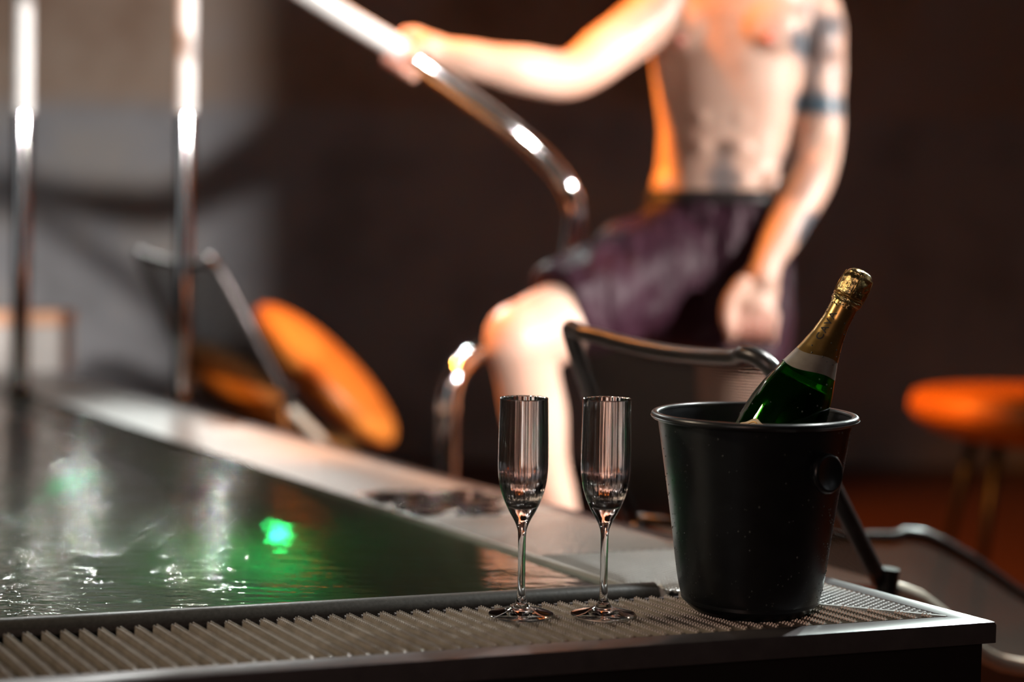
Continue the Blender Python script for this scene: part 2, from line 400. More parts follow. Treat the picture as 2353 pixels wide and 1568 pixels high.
# dark blocks under the slat ends
bmc = bmesh.new(); t = 0.2
R2 = Matrix.Rotation(math.atan2(eB.y, eB.x), 4, 'Z')
while t < 1.9:
    c = corner(0.191, 0)+eB*t
    if (c-Q).dot(nA) > 0.2: box(bmc, (c.x, c.y, T-0.007), (0.007, 0.006, 0.006), R2)
    t += pitch
from_bm('grille', bm, 'slat', pool, True, 35)
from_bm('grille_clip', bmc, 'dark_frame', pool, False)
# gutter under grille
bm = bmesh.new()
prism(bm, [endB(0.022), corner(0.022, 0.022), corner(0.205, 0.205), endB(0.205)], T-0.09, T-0.08)
from_bm('gutter', bm, 'skirt', pool, False)
# thin divider bar on the miter
bm = bmesh.new(); c0 = corner(0.030, 0.030); c1 = corner(0.20, 0.20)
dr = (c1-c0).normalized(); pr = Vector((-dr.y, dr.x))*0.0022
prism(bm, [c0+pr, c0-pr, c1-pr, c1+pr], T-0.012, T+0.0008)
from_bm('miter_bar', bm, 'deck_panel', pool, False)
# near coping tube with rope-like end
bm = bmesh.new(); cz = T-0.011
path = [corner(0.224, 0.208)+eB*s for s in (0.004, 0.03, 0.4, 1.0, 2.0, 3.0)]
tube(bm, [v3(p, cz) for p in path], 0.0165, 20)
from_bm('coping_tube', bm, 'coping', pool, True, 50)
bm = bmesh.new(); c = path[0]; ellipsoid(bm, (c.x+0.006, c.y+0.002, cz+0.002), (0.0105, 0.0105, 0.0125))
for v in bm.verts: v.co += Vector(noise.noise_vector(v.co*400))*0.0012
from_bm('rope_end', bm, 'white_rope', pool)
# perforated / knurled deck panels on the far side
def deck_pt(s, d):                       # s metres along far edge from near line, d from far edge
    return corner(0, d) + eA*s
def sB(d, dB): return dB/sinAB           # start offset so that distance from near edge = dB
def perforated(name, s0, s1, d0, d1, material, p=0.0072):
    bm = bmesh.new(); nx = int((s1-s0)/p)+1; ny = int((d1-d0)/(p*0.82))+1
    S_ = [0.0, 0.5, 1.0]
    for j in range(ny):
        for i in range(-ny, nx):
            # columns run along the near-edge direction so the rows stay parallel to the edges
            s = s0 + (i + 0.5*(j % 2))*p; d = d0 + (j+0.5)*p*0.82
            c = deck_pt(s, d)
            dBn = (c-Q).dot(nB); dAn = (c-Q).dot(nA)
            if dBn < dAn + 0.004 or dBn > s1*sinAB or dBn < s0*sinAB or dAn < d0 or dAn > d1: continue
            ou = []; inn = []; dp = []
            for k in range(6):
                a = math.pi/6 + k*math.pi/3
                off = eA*(math.cos(a)*p*0.577) + nA*(math.sin(a)*p*0.577*0.947)
                # hexagon with flat sides meeting its neighbours
                off = eA*(math.cos(a)*p*0.5774) + nA*(math.sin(a)*p*0.5467)
                q = c+off; ou.append(bm.verts.new(v3(q, T-0.0002)))
                q = c+off*0.66; inn.append(bm.verts.new(v3(q, T+0.0006)))
                q = c+off*0.58; dp.append(bm.verts.new(v3(q, T-0.003)))
            for k in range(6):
                k2 = (k+1) % 6
                bm.faces.new((ou[k], ou[k2], inn[k2], inn[k])); bm.faces.new((inn[k], inn[k2], dp[k2], dp[k]))
    return from_bm(name, bm, material, pool, False)
perforated('deck_panel', 0.0, ((lambda q: (Vector((q.x, q.y))-Q).dot(nB)/sinAB)(ground(1400, 1270, T))), 0.031, 0.232, 'deck_panel')
bm = bmesh.new(); prism(bm, [corner(0.035, 0.030), corner(0.235, 0.235), corner(0.235, 0.235)+eA*0.0001, deck_pt(0.62, 0.235), deck_pt(0.62, 0.03)], T-0.016, T-0.012)
from_bm('panel_tray', bm, 'skirt', pool, False)
def dBpx(x, y): q = ground(x, y, T); return (Vector((q.x, q.y))-Q).dot(nB)/sinAB
s1_, s2_ = dBpx(1400, 1270), dBpx(1080, 1184); print('seams', s1_, s2_)
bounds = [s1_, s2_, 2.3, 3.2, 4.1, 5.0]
for k, (a, b) in enumerate(zip(bounds, bounds[1:])):
    g = 0.0015
    def q(dBv, dv): 
        return corner(dBv, dv)
    bm = bmesh.new()
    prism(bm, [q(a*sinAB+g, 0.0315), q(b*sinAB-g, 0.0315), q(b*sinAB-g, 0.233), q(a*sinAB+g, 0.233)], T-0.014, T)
    from_bm('deck_panel', bm, 'smooth_panel' if k == 0 else 'knurl_far', pool, False)
# basin
bm = bmesh.new(); ZB = 0.04
i_near, i_cor, i_far = endB(WB-0.004), corner(WB-0.004, WA), endA(WA)
far2 = i_far + (i_near-i_cor)
inner = [i_near, i_cor, i_far, far2]
cen = sum((p for p in inner), Vector((0, 0)))/4
outer = [endB(0.205), corner(0.205, 0.2), endA(0.2), far2+(far2-cen).normalized()*0.2]
bi = [bm.verts.new(v3(p, ZB)) for p in inner]; ti = [bm.verts.new(v3(p, T-0.016)) for p in inner]
to = [bm.verts.new(v3(p, T-0.016)) for p in outer]; bo = [bm.verts.new(v3(p, 0.005)) for p in outer]
bm.faces.new(bi)
for k in range(4):
    k2 = (k+1) % 4
    bm.faces.new((bi[k], bi[k2], ti[k2], ti[k])); bm.faces.new((ti[k], ti[k2], to[k2], to[k])); bm.faces.new((to[k], to[k2], bo[k2], bo[k]))
bm.faces.new(bo[::-1])
from_bm('basin', bm, 'basin', pool, False)
bm = bmesh.new()   # thin metal lip where deck meets the water
prism(bm, [corner(WB, 0.2332), endA(0.2332), endA(0.2375), corner(WB, 0.2375)], T-0.02, T+0.001)
from_bm('inner_lip', bm, 'deck_panel', pool, False)
# water body
bm = bmesh.new(); e = 0.002
wn, wc, wf = endB(WB-0.008), corner(WB-0.008, 0.232), endA(0.232)
wp = [wn-eB*0.01, wc, wf-eA*0.01, far2]
wp[3] = wf-eA*0.01+(wn-eB*0.01-wc)
prism(bm, wp, ZB-0.004, T-0.004)
wo = from_bm('pool_water', bm, 'water', None, False)
tag(wo, 'dark rippled water filling the pool with green light glowing in it', 'water', kind='stuff')
# underwater lamps
def lamp_under(p, nrm, r=0.03, lens='green_lamp', name='underwater_lamp'):
    bm = bmesh.new(); mt = Vector(nrm).to_track_quat('Z', 'Y').to_matrix().to_4x4()
    lathe(bm, [(0, 0.0), (r, 0.0), (r, 0.006), (r*0.8, 0.010)], p, 24, None, Matrix.Translation(Vector(p)) @ mt)
    o = from_bm(name, bm, 'chrome', pool)
    bm = bmesh.new(); lathe(bm, [(0, 0.006+r*0.5), (r*0.4, 0.006+r*0.43), (r*0.68, 0.006+r*0.25), (r*0.8, 0.006)], p, 24, None, Matrix.Translation(Vector(p)) @ mt)
    from_bm('lens', bm, lens, o)
nA3 = Vector((nA.x, nA.y, 0))
def on_wall_A(px, py):                   # where a sight line, bent at the water, meets the pool wall
    P = ground(px, py, T-0.004); d = (P-CAM).normalized(); h = Vector((d.x, d.y, 0)); si = h.length; h.normalize()
    st = si/1.333; dd = h*st + Vector((0, 0, -math.sqrt(1-st*st)))
    s = (WA - (Vector((P.x, P.y))-Q).dot(nA))/Vector((dd.x, dd.y)).dot(nA)
    return P + dd*s
p = on_wall_A(662, 1212); p.z = max(p.z, ZB+0.08); lamp_under(p+nA3*0.008, (nA3*0.8-Vector((0, 0, 0.6))).normalized(), 0.030)
def on_floor(px, py, z):
    P = ground(px, py, T-0.004); d = (P-CAM).normalized(); h = Vector((d.x, d.y, 0)); si = h.length; h.normalize()
    st = si/1.333; dd = h*st + Vector((0, 0, -math.sqrt(1-st*st)))
    return P + dd*((z-P.z)/dd.z)
p = on_floor(165, 1105, ZB+0.002); lamp_under(p, Vector((0, 0, 1)), 0.045, 'dim_green_lamp')
l = bpy.data.lights.new('pale_pool_fill', 'POINT'); l.energy = 3; l.color = (0.9, 1.0, 0.85); l.shadow_soft_size = 0.05  # added unseen fill under water, lightens the basin
lo = bpy.data.objects.new('pale_pool_fill', l); COL.objects.link(lo); q = corner(0.6, 0)+eB*2.0; lo.location = (q.x, q.y, 0.40)

# ------------------------------------------------------------------ champagne flutes
def flute_profile():
    S = 0.4515e-3*1516/1516
    out = [(0, 0.0), (33.0, 0.0), (33.6, 0.7), (33.2, 1.3), (26, 3.2), (18, 5.2), (11, 8), (6.6, 12), (4.9, 17), (4.2, 24), (3.9, 45), (4.0, 75), (4.4, 86), (5.4, 91), (6.8, 95), (9.2, 100), (14, 108.5), (18.5, 118), (22.0, 128), (24.3, 138), (25.6, 149), (25.9, 160), (25.8, 180), (25.3, 205), (24.9, 224.2), (24.6, 225)]
    inn = [(24.1, 224.6), (23.9, 224), (24.2, 205), (24.6, 180), (24.6, 162), (24.2, 150), (22.8, 139.5), (20.3, 130), (16.5, 121.5), (11.5, 116), (6, 113.6), (0, 112.8)]
    return [(r/1000, z/1000) for r, z in out], [(r/1000, z/1000) for r, z in inn]
def resample(pts, n):
    sp = spline([(p[0], 0, p[1]) for p in pts], n); return [(max(q.x, 0), q.z) for q in sp]
def make_flute(P, label):
    t = thing('champagne_flute', label, 'champagne glass', P, 'champagne flutes on the pool edge')
    out, inn = flute_profile()
    # foot + stem + bowl as one glass body
    prof = resample(out[2:], 4); prof = [(0, 0.0006), (0.02, 0.0004)] + [(0.0330, 0.0)] + prof
    innp = resample(inn, 4); innp[-1] = (0, innp[-1][1])
    def rf(r, z, a):
        k = min(1, max(0, (z-0.118)/0.02))*min(1, max(0, (0.2205-z)/0.012+0.25))
        return r
    def rfi(r, z, a):
        k = min(1, max(0, (z-0.116)/0.03))
        return r - k*0.00058*(1+math.cos(26*a))
    bm = bmesh.new(); n = 156
    lathe(bm, prof+[(0.02435, 0.2249)], P, n)
    lathe(bm, [(0.02435, 0.2249)]+innp[0:], P, n, rfi)
    bmesh.ops.remove_doubles(bm, verts=bm.verts, dist=0.00001)
    o = from_bm('bowl_and_stem', bm, 'flute_glass', t)
    return t
G1 = ground(1197, 1413, T+0.0017); G2 = ground(1386, 1413, T+0.0017)
make_flute(G1, 'empty ribbed champagne flute, the left one, farther from the black bucket')
make_flute(G2, 'empty ribbed champagne flute, the right one, next to the black bucket')

# ------------------------------------------------------------------ ice bucket
BK = ground(1722, 1397, T+0.0017); BK.x += 0.0
bucket = thing('ice_bucket', 'black wine bucket with a round knob standing on the pool corner', 'bucket', BK)
bo_ = [(0, 0), (0.055, 0.0), (0.062, 0.0015), (0.068, 0.006), (0.0725, 0.013), (0.0755, 0.024), (0.079, 0.045), (0.0855, 0.095), (0.0935, 0.150), (0.1005, 0.196), (0.1015, 0.2015)]
bi_ = [(0.0995, 0.2015), (0.0985, 0.196), (0.0915, 0.150), (0.0835, 0.095), (0.077, 0.045), (0.073, 0.020), (0.066, 0.008), (0.0, 0.004)]
lip = [(0.1015+0.0075*math.sin(q)*1.0, 0.2045-0.003*math.cos(q)) for q in (0.4, 0.9, 1.57, 2.2, 2.9)] + [(0.1010, 0.2078)]
bm = bmesh.new(); lathe(bm, resample(bo_, 3)+lip+resample(bi_, 3)[:-1]+[(0, 0.004)], BK, 96)
from_bm('bucket_body', bm, 'bucket_black', bucket, True, 60)
bm = bmesh.new()                          # rolled rim
ring = [BK+Vector((0.1045*math.cos(2*math.pi*k/96), 0.1045*math.sin(2*math.pi*k/96), 0.2052)) for k in range(97)]
tube(bm, ring, 0.0042, 12, False); bmesh.ops.remove_doubles(bm, verts=bm.verts, dist=1e-5)
from_bm('rolled_rim', bm, 'bucket_black', bucket)
ka = math.radians(-55); kd = Vector((math.cos(ka), math.sin(ka), 0.10)).normalized()
kp = BK + Vector((0.0925*math.cos(ka), 0.0925*math.sin(ka), 0.157)); mt = Matrix.Translation(kp) @ kd.to_track_quat('Z', 'Y').to_matrix().to_4x4()
bm = bmesh.new(); lathe(bm, [(0, -0.004), (0.0125, -0.004), (0.0125, 0.007), (0.0185, 0.0085), (0.0205, 0.0115), (0.0200, 0.0150), (0.0180, 0.0168), (0.0160, 0.0166), (0.0150, 0.0158), (0, 0.0162)], kp, 40, None, mt)
from_bm('knob', bm, 'bucket_black', bucket, True, 50)
bm = bmesh.new(); rnd = random.Random(3)  # condensation beads
def brad(z):
    for (r0, z0), (r1, z1) in zip(bo_[1:], bo_[2:]):
        if z0 <= z <= z1: return r0+(r1-r0)*(z-z0)/(z1-z0)
    return 0.09
for k in range(420):
    a = math.radians(rnd.choice([rnd.gauss(-22, 12), rnd.gauss(-22, 12), rnd.gauss(-160, 14), rnd.uniform(-175, -5)])); z = 0.012+0.185*rnd.random()**1.5
    rr = rnd.uniform(0.0003, 0.0009); R_ = brad(z)
    c = BK+Vector((R_*math.cos(a), R_*math.sin(a), z))
    mt = Vector((math.cos(a), math.sin(a), 0)).to_track_quat('Z', 'Y').to_matrix().to_4x4()
    ellipsoid(bm, c, (rr, rr*rnd.uniform(1, 1.7), rr*0.55), mt, 8, 6)
o = from_bm('condensation', bm, 'drop', bucket); o['kind'] = 'stuff'

# ------------------------------------------------------------------ bottle
tilt = math.radians(26.7)
TOPc = at(1982, 622, BK.y+0.005)
ax = Vector((math.sin(tilt), 0.03, math.cos(tilt))).normalized()
BL = 0.315
BT = TOPc - ax*BL
zq = ax.to_track_quat('Z', 'Y').to_matrix().to_4x4()
# spin so that local +X faces front-left (the label side)
best = None
for k in range(360):
    Rm = zq @ Matrix.Rotation(math.radians(k), 4, 'Z'); d = Rm.to_3x3() @ Vector((1, 0, 0))
    tgt = Vector((-0.62, -0.78, 0)); s = d.dot(tgt)
    if best is None or s > best[0]: best = (s, Rm)
BM_ = Matrix.Translation(BT) @ best[1]
bottle = thing('sparkling_wine_bottle', 'green sparkling wine bottle with gold foil leaning in the black bucket', 'bottle', BT)
def L_(prof, name, material, n=64, rf=None, sharp=None, parent=bottle):
    bm = bmesh.new(); lathe(bm, prof, BT, n, rf, BM_); return from_bm(name, bm, material, parent, True, sharp)
H = BL*1000
def bp(t): # outer radius (mm) at distance t from the cap top
    tab = [(0, 9), (3, 12.5), (8, 14.5), (27, 14.3), (34, 13.6), (60, 14.0), (80, 17.0), (98, 21.5), (110, 25.5), (120, 29), (133, 33.5), (150, 38.5), (168, 42.0), (190, 44.0), (215, 44.5), (300, 44.5), (308, 43.8), (313, 41), (315, 37)]
    for (a, r0), (b, r1) in zip(tab, tab[1:]):
        if a <= t <= b: return r0+(r1-r0)*(t-a)/(b-a)
    return 37
def seg(t0, t1, off, st=3):
    n = max(2, int((t1-t0)/st)); 
    pts = []
    for i in range(n+1):
        t = t0+(t1-t0)*i/n; r = (bp(t-4)+bp(t)*2+bp(t+4))/4 if 12 < t < 300 else bp(t)
        pts.append(((r+off)/1000, (H-t)/1000))
    return pts
outer_p = seg(30, 315, 0)
inner_p = seg(34, 306, -3.0)
L_(outer_p + [(0, 0.0005)][:0] + [(0.030, 0.004), (0, 0.016)] + [(0, 0.019)] + inner_p[::-1], 'glass_body', 'bottle_glass', 72)
L_([(0, (H-139)/1000)] + seg(139, 305, -3.15) + [(0, 0.0195)], 'wine', 'wine', 64)
# foils
def foil_edge(r, z, a):
    return r
def foil(t0, t1, off, name, material, wav=0.0, ph=0.0, n=96, crumple=0.0):
    bm = bmesh.new(); prof = seg(t0, t1, off, 1.5); rows = []
    for i, (r, z) in enumerate(prof):
        fr = i/(len(prof)-1); row = []
        for k in range(n):
            a = 2*math.pi*k/n; dz = -wav*fr**3*(math.sin(a+ph)+0.35*math.sin(3*a+ph))
            zz = z+dz; t = H-zz*1000; rr = ((bp(t)+off)/1000 if t > 40 else r)
            if crumple:
                q = Vector((math.cos(a)*2.2, math.sin(a)*2.2, zz*160)); rr += crumple*noise.noise(q)+crumple*0.6*noise.noise(q*2.7)
            row.append(bm.verts.new((rr*math.cos(a), rr*math.sin(a), zz)))
        rows.append(row)
    for a, b in zip(rows, rows[1:]):
        for k in range(n): bm.faces.new((a[k], a[(k+1) % n], b[(k+1) % n], b[k]))
    bmesh.ops.transform(bm, matrix=BM_, verts=bm.verts)
    return from_bm(name, bm, material, bottle)
foil(33, 100, 0.5, 'neck_foil', 'foil_gold', 0.004, 2.2)
foil(98, 118, 0.35, 'foil_band', 'foil_silver', 0.005, 2.0)
# crumpled capsule head with wire ring
bm = bmesh.new()
prof = [(0, 315), (5, 314.6), (10, 313), (13.5, 309.5), (15.2, 304), (15.8, 296), (16.0, 288), (15.6, 284.5), (14.6, 283), (15.6, 281), (16.2, 279), (15.4, 276.5), (14.4, 275), (14.2, 270)]
prof = [(r/1000, (z)/1000) for r, z in resample([(a, b) for a, b in prof], 4)]
def cr(r, z, a):
    q = Vector((math.cos(a)*2.0, math.sin(a)*2.0, z*230)); return r + 0.0011*noise.noise(q) + 0.0007*noise.noise(q*2.6) + 0.0003*noise.noise(q*6)
lathe(bm, prof, BT, 96, cr, BM_); from_bm('foil_capsule', bm, 'foil_crumpled', bottle)
bm = bmesh.new(); Rg = 0.0158
pts = [BM_ @ Vector((Rg*math.cos(q), Rg*math.sin(q), 0.2825+0.0006*math.sin(5*q))) for q in [2*math.pi*k/48 for k in range(49)]]
tube(bm, pts, 0.0009, 8, False)
for k in range(4):
    a = 0.5+k*math.pi/2
    tube(bm, [BM_ @ Vector((0.0163*math.cos(a), 0.0163*math.sin(a), 0.283)), BM_ @ Vector((0.0166*math.cos(a), 0.0166*math.sin(a), 0.296)), BM_ @ Vector((0.0150*math.cos(a), 0.0150*math.sin(a), 0.3085))], 0.0006, 6)
from_bm('wire_cage', bm, 'foil_gold', bottle)
# front label with scalloped top
bm = bmesh.new(); n = 60
top = []; bot = []; mid = []
for k in range(n+1):
    a = -0.62+1.24*k/n; u = k/n*2-1
    h = 190 + 13*abs(u)**2.2 + 1.6*math.cos(9*u)
    for row, t in ((top, h), (mid, 225), (bot, 285)):
        r = (bp(t)+0.25)/1000; row.append(bm.verts.new((r*math.cos(a), r*math.sin(a), (H-t)/1000)))
for k in range(n): bm.faces.new((top[k], top[k+1], mid[k+1], mid[k])); bm.faces.new((mid[k], mid[k+1], bot[k+1], bot[k]))
bmesh.ops.transform(bm, matrix=BM_, verts=bm.verts); lab = from_bm('front_label', bm, 'label_paper', bottle)
bm = bmesh.new(); pts = []
for k in range(n+1):
    a = -0.60+1.20*k/n; u = k/n*2-1; t = 194 + 13*abs(u)**2.2 + 1.6*math.cos(9*u); r = (bp(t)+0.3)/1000
    pts.append(BM_ @ Vector((r*math.cos(a), r*math.sin(a), (H-t)/1000)))
tube(bm, pts, 0.0006, 6)
for k in range(9):
    a = -0.07+0.016*k; t = 202+1.5*math.sin(k*2.1); r = (bp(t)+0.3)/1000
    ellipsoid(bm, BM_ @ Vector((r*math.cos(a), r*math.sin(a), (H-t)/1000)), (0.0009, 0.0006, 0.0013), None, 8, 6)
from_bm('label_border', bm, 'label_gold', lab)
# CAVA lettering, running up the neck
fc = bpy.data.curves.new('cava_letters', 'FONT'); fc.body = 'CAVA'; fc.size = 0.0112; fc.offset = 0.00012; fc.extrude = 0; fc.space_character = 1.22; fc.align_x = 'CENTER'; fc.align_y = 'CENTER'
fo = bpy.data.objects.new('tmp_text', fc); COL.objects.link(fo)
dg = bpy.context.evaluated_depsgraph_get(); tm = bpy.data.meshes.new_from_object(fo.evaluated_get(dg)); bpy.data.objects.remove(fo)
bm = bmesh.new(); bm.from_mesh(tm); bmesh.ops.subdivide_edges(bm, edges=bm.edges, cuts=2)
TC = 70; A0 = 0.0
for v in bm.verts:
    x, y = v.co.x, v.co.y
    t = TC - x*1000; r = (bp(t)+0.75)/1000; a = A0 - y/r
    v.co = Vector((r*math.cos(a), r*math.sin(a), (H-t)/1000))
bmesh.ops.transform(bm, matrix=BM_, verts=bm.verts)
from_bm('cava_lettering', bm, 'ink_black', bottle, False)
bm = bmesh.new(); rnd = random.Random(5)
for k in range(70):
    t = rnd.uniform(40, 215); a = rnd.uniform(-2.2, 2.2); r = (bp(t)+0.4)/1000; rr = rnd.uniform(0.0004, 0.0010)
    ellipsoid(bm, BM_ @ Vector((r*math.cos(a), r*math.sin(a), (H-t)/1000)), (rr, rr, rr*1.2), None, 8, 6)
o = from_bm('water_beads', bm, 'drop', bottle); o['kind'] = 'stuff'

# ------------------------------------------------------------------ puddles on the deck
bm = bmesh.new(); rnd = random.Random(11)
for k in range(70):
    g_ = ground(rnd.uniform(870, 1150), rnd.uniform(1130, 1182), T); c = Vector((g_.x, g_.y)); rr = rnd.uniform(0.008, 0.032)
    if not 0.045 < (c-Q).dot(nA) < 0.215: continue
    n = 18; ph = rnd.random()*6; ringv = []
    for q in range(n):
        a = 2*math.pi*q/n; R_ = rr*(1+0.35*math.sin(2*a+ph)+0.2*math.sin(3*a+2*ph))
        ringv.append((c.x+R_*math.cos(a), c.y+R_*math.sin(a)))
    h = 0.0012 + 0.00003*k
    lo = [bm.verts.new((x, y, T+0.0001)) for x, y in ringv]; mi = [bm.verts.new((c.x+(x-c.x)*0.93, c.y+(y-c.y)*0.93, T+h*0.8)) for x, y in ringv]
    ce = bm.verts.new((c.x, c.y, T+h))
    for q in range(n):
        q2 = (q+1) % n; bm.faces.new((lo[q], lo[q2], mi[q2], mi[q])); bm.faces.new((mi[q], mi[q2], ce))
    bm.faces.new(lo[::-1])
tag(from_bm('water_puddle', bm, 'puddle'), 'splashed water lying in small puddles on the grey deck behind the glasses', 'puddle', kind='stuff')

# ------------------------------------------------------------------ chrome poles and handrail
def pole(px0, py0, Y, tx, label):
    b = at(px0, py0, Y); b.z = T
    top = Vector((b.x+tx, Y, ZC-0.002))
    t = thing('chrome_pole', label, 'pole', b, 'chrome poles on the far deck')
    bm = bmesh.new(); tube(bm, [b, top], 0.021, 32); from_bm('pole_tube', bm, 'chrome', t, True, 60)
    zs = at(px0, 262, Y).z; d_ = (top-b)/(top.z-b.z)
    bm = bmesh.new(); tube(bm, [b+d_*(zs-b.z), b+d_*(zs+0.006-b.z), top-d_*0.001], [0.0213, 0.0228, 0.0228], 32); o = from_bm('white_upper_tube', bm, 'white_upper_tube', t, True, 60); o['label'] = 'white outer tube on the upper pole'
    bm = bmesh.new(); lathe(bm, [(0, 0), (0.036, 0), (0.036, 0.003), (0.026, 0.010), (0.0225, 0.03), (0.021, 0.032)], b, 32); from_bm('base_flange', bm, 'chrome', t, True, 50)
    return b, top
pole(46, 905, 3.56, 0.045, 'chrome pole at the left edge of the photo, before the white containers')
b2p, t2p = pole(417, 925, 3.47, 0.035, 'chrome pole right of the white containers, standing before the upright sling chair')
rail = thing('chrome_handrail', 'curved chrome handrail held by the shirtless person, running down to the floor', 'handrail', tuple(Vector((at(1030, 1060, 3.0).x, 3.0, 0))))
fb = Vector((at(1030, 1060, 3.0).x, 3.0, 0.0))
kn = [Vector((at(250, -320, 2.72).x-0.02, 2.70, ZC-0.002)), at(250, -420, 2.71), at(330, -252, 2.74), at(500, -144, 2.80), at(675, -36, 2.86), at(800, 42, 2.90), at(941, 128, 2.95), at(1060, 210, 2.98), at(1180, 300, 3.0), at(1270, 385, 3.02), at(1318, 465, 3.04), at(1318, 545, 3.09), at(1302, 620, 3.13), at(1255, 705, 3.15), at(1185, 765, 3.12), at(1115, 800, 3.06), at(1052, 855, 3.01), at(1031, 930, 3.0)]
sp = spline(kn, 10); sp.append(Vector((fb.x, fb.y, 0.004)))
bm = bmesh.new(); tube(bm, sp, 0.021, 28); from_bm('rail_tube', bm, 'chrome', rail, True, 60)
bm = bmesh.new(); q = [p for p in sp[:61]]; tube(bm, q, [0.0228]*(len(q)-1)+[0.0214], 28); o = from_bm('white_upper_tube', bm, 'white_upper_tube', rail, True, 60); o['label'] = 'white outer tube on the upper rail'
jc = at(1031, 935, 3.0)
bm = bmesh.new(); lathe(bm, [(0.021, -0.012), (0.0245, -0.010), (0.0245, 0.010), (0.021, 0.012)], jc, 28); from_bm('joint_collar', bm, 'chrome', rail, True, 40)
bm = bmesh.new(); lathe(bm, [(0, 0), (0.045, 0), (0.045, 0.004), (0.024, 0.012), (0.021, 0.03)], fb, 28); from_bm('floor_flange', bm, 'chrome', rail, True, 40)

# ------------------------------------------------------------------ sling chairs
def grid_surf(name, rows, material, parent, sc_=1.0, thick=0.0012):
    me = bpy.data.meshes.new(name); nr, nc = len(rows), len(rows[0])
    vs = [p for r in rows for p in r]; fs = [(i*nc+j, i*nc+j+1, (i+1)*nc+j+1, (i+1)*nc+j) for i in range(nr-1) for j in range(nc-1)]
    me.from_pydata([tuple(p) for p in vs], [], fs)
    uvl = me.uv_layers.new(name='UVMap'); U_ = [0.0]; V_ = [0.0]
    for j in range(1, nc): U_.append(U_[-1]+(Vector(rows[nr//2][j])-Vector(rows[nr//2][j-1])).length)
    for i in range(1, nr): V_.append(V_[-1]+(Vector(rows[i][nc//2])-Vector(rows[i-1][nc//2])).length)
    for l in me.loops:
        i, j = divmod(l.vertex_index, nc); uvl.data[l.index].uv = (U_[j], V_[i])
    return link(name, me, material, parent)
def sling_chair(label, TL, TR, BR, BLc, seat_dir, seat_len, near_rail, far_rail, sag=0.03, armrest=True, base=None):
    TL, TR, BR, BLc = map(Vector, (TL, TR, BR, BLc))
    base = base or Vector(((BR.x+BLc.x)/2, (BR.y+BLc.y)/2, 0))
    t = thing('sling_chair', label, 'chair', base, 'black mesh sling chairs beside the pool')
    bk = []
    outw = Vector((nA.x, nA.y, 0))
    for i in range(15):
        v = i/14; a = BLc.lerp(TL, v); b = BR.lerp(TR, v); row = []
        for j in range(15):
            u = j/14; dip = -sag*math.sin(math.pi*u)*v**2 
            row.append(a.lerp(b, u)+Vector((0, 0, dip)) - outw*(0.012*math.sin(math.pi*u)))
        bk.append(row)
    grid_surf('backrest_mesh', bk, 'sling_mesh', t)
    # frame: left rail, dipped top tube with ear corners, right rail
    toprow = [p for p in bk[-1]]
    w_ = (TR-TL).normalized(); up = (TL-BLc).normalized(); upr = (TR-BR).normalized()
    path = [BLc, BLc.lerp(TL, 0.6), TL-up*0.03, TL+w_*0.006, TL+w_*0.03-up*0.006] + toprow[2:-2] + [TR-w_*0.035, TR-w_*0.01-upr*0.008, TR-upr*0.04, TR.lerp(BR, 0.5), BR]
    bm = bmesh.new(); tube(bm, spline(path, 5), 0.0112, 12); from_bm('back_frame', bm, 'sling_frame', t)
    # seat
    st = []
    for i in range(13):
        u = i/12; p = near_rail(u); q = far_rail(u); row = [p.lerp(q, j/10)-Vector((0, 0, 0.02*math.sin(math.pi*j/10))) for j in range(11)]
        st.append(row)
    grid_surf('seat_mesh', st, 'seat_mesh', t)
    bm = bmesh.new(); tube(bm, [r[0] for r in st], 0.011, 12); from_bm('seat_rail', bm, 'cream_tube', t)
    bm = bmesh.new(); tube(bm, [r[-1] for r in st], 0.010, 12); from_bm('seat_rail', bm, 'sling_frame', t)
    bm = bmesh.new(); tube(bm, st[-1], 0.010, 12); from_bm('front_crossbar', bm, 'cream_tube', t)
    for end in (st[0][0], st[0][-1], st[-1][0], st[-1][-1]):
        bm = bmesh.new(); e2 = Vector((end.x, end.y, 0.006)); tube(bm, [end, e2], 0.010, 12); o = from_bm('leg', bm, 'sling_frame', t)
        bm = bmesh.new(); lathe(bm, [(0, 0), (0.014, 0), (0.014, 0.02), (0.0102, 0.024)], (e2.x, e2.y, 0), 12); from_bm('foot_cap', bm, 'black_metal', o)
    # hinge block at the near side
    bm = bmesh.new(); hv = Vector((0.004, 0, 0)); tube(bm, [BR+Vector((0.006, 0, -0.032)), BR+Vector((0.011, 0, 0.016))], 0.0135, 20); from_bm('hinge_block', bm, 'black_metal', t, True, 50)
    return t
# chair close behind the bucket, turned with its back to the pool
P_ = lambda px, py, Y: at(px, py, Y)
TL, TR, BR_, BL_ = P_(1303, 752, 2.08), P_(1762, 822, 1.755), P_(2022, 1335, 1.85), P_(1452, 1195, 2.18)
nr = spline([BR_+Vector((0.012, 0.02, -0.012)), P_(2130, 1385, 1.93), P_(2230, 1480, 1.96), P_(2300, 1524, 1.99), P_(2420, 1540, 2.03), P_(2560, 1550, 2.08)], 6)
fr = spline([BL_+Vector((0.01, 0.02, -0.005)), P_(1990, 1240, 2.30), P_(2100, 1224, 2.36), P_(2230, 1285, 2.40), P_(2353, 1370, 2.42), P_(2520, 1460, 2.46)], 6)
def pick(sp_): return lambda u: sp_[min(int(u*(len(sp_)-1)+0.5), len(sp_)-1)]
sling_chair('black mesh sling chair with curved frame close behind the black bucket', TL, TR, BR_, BL_, None, 0.4, pick(nr), pick(fr), 0.015)
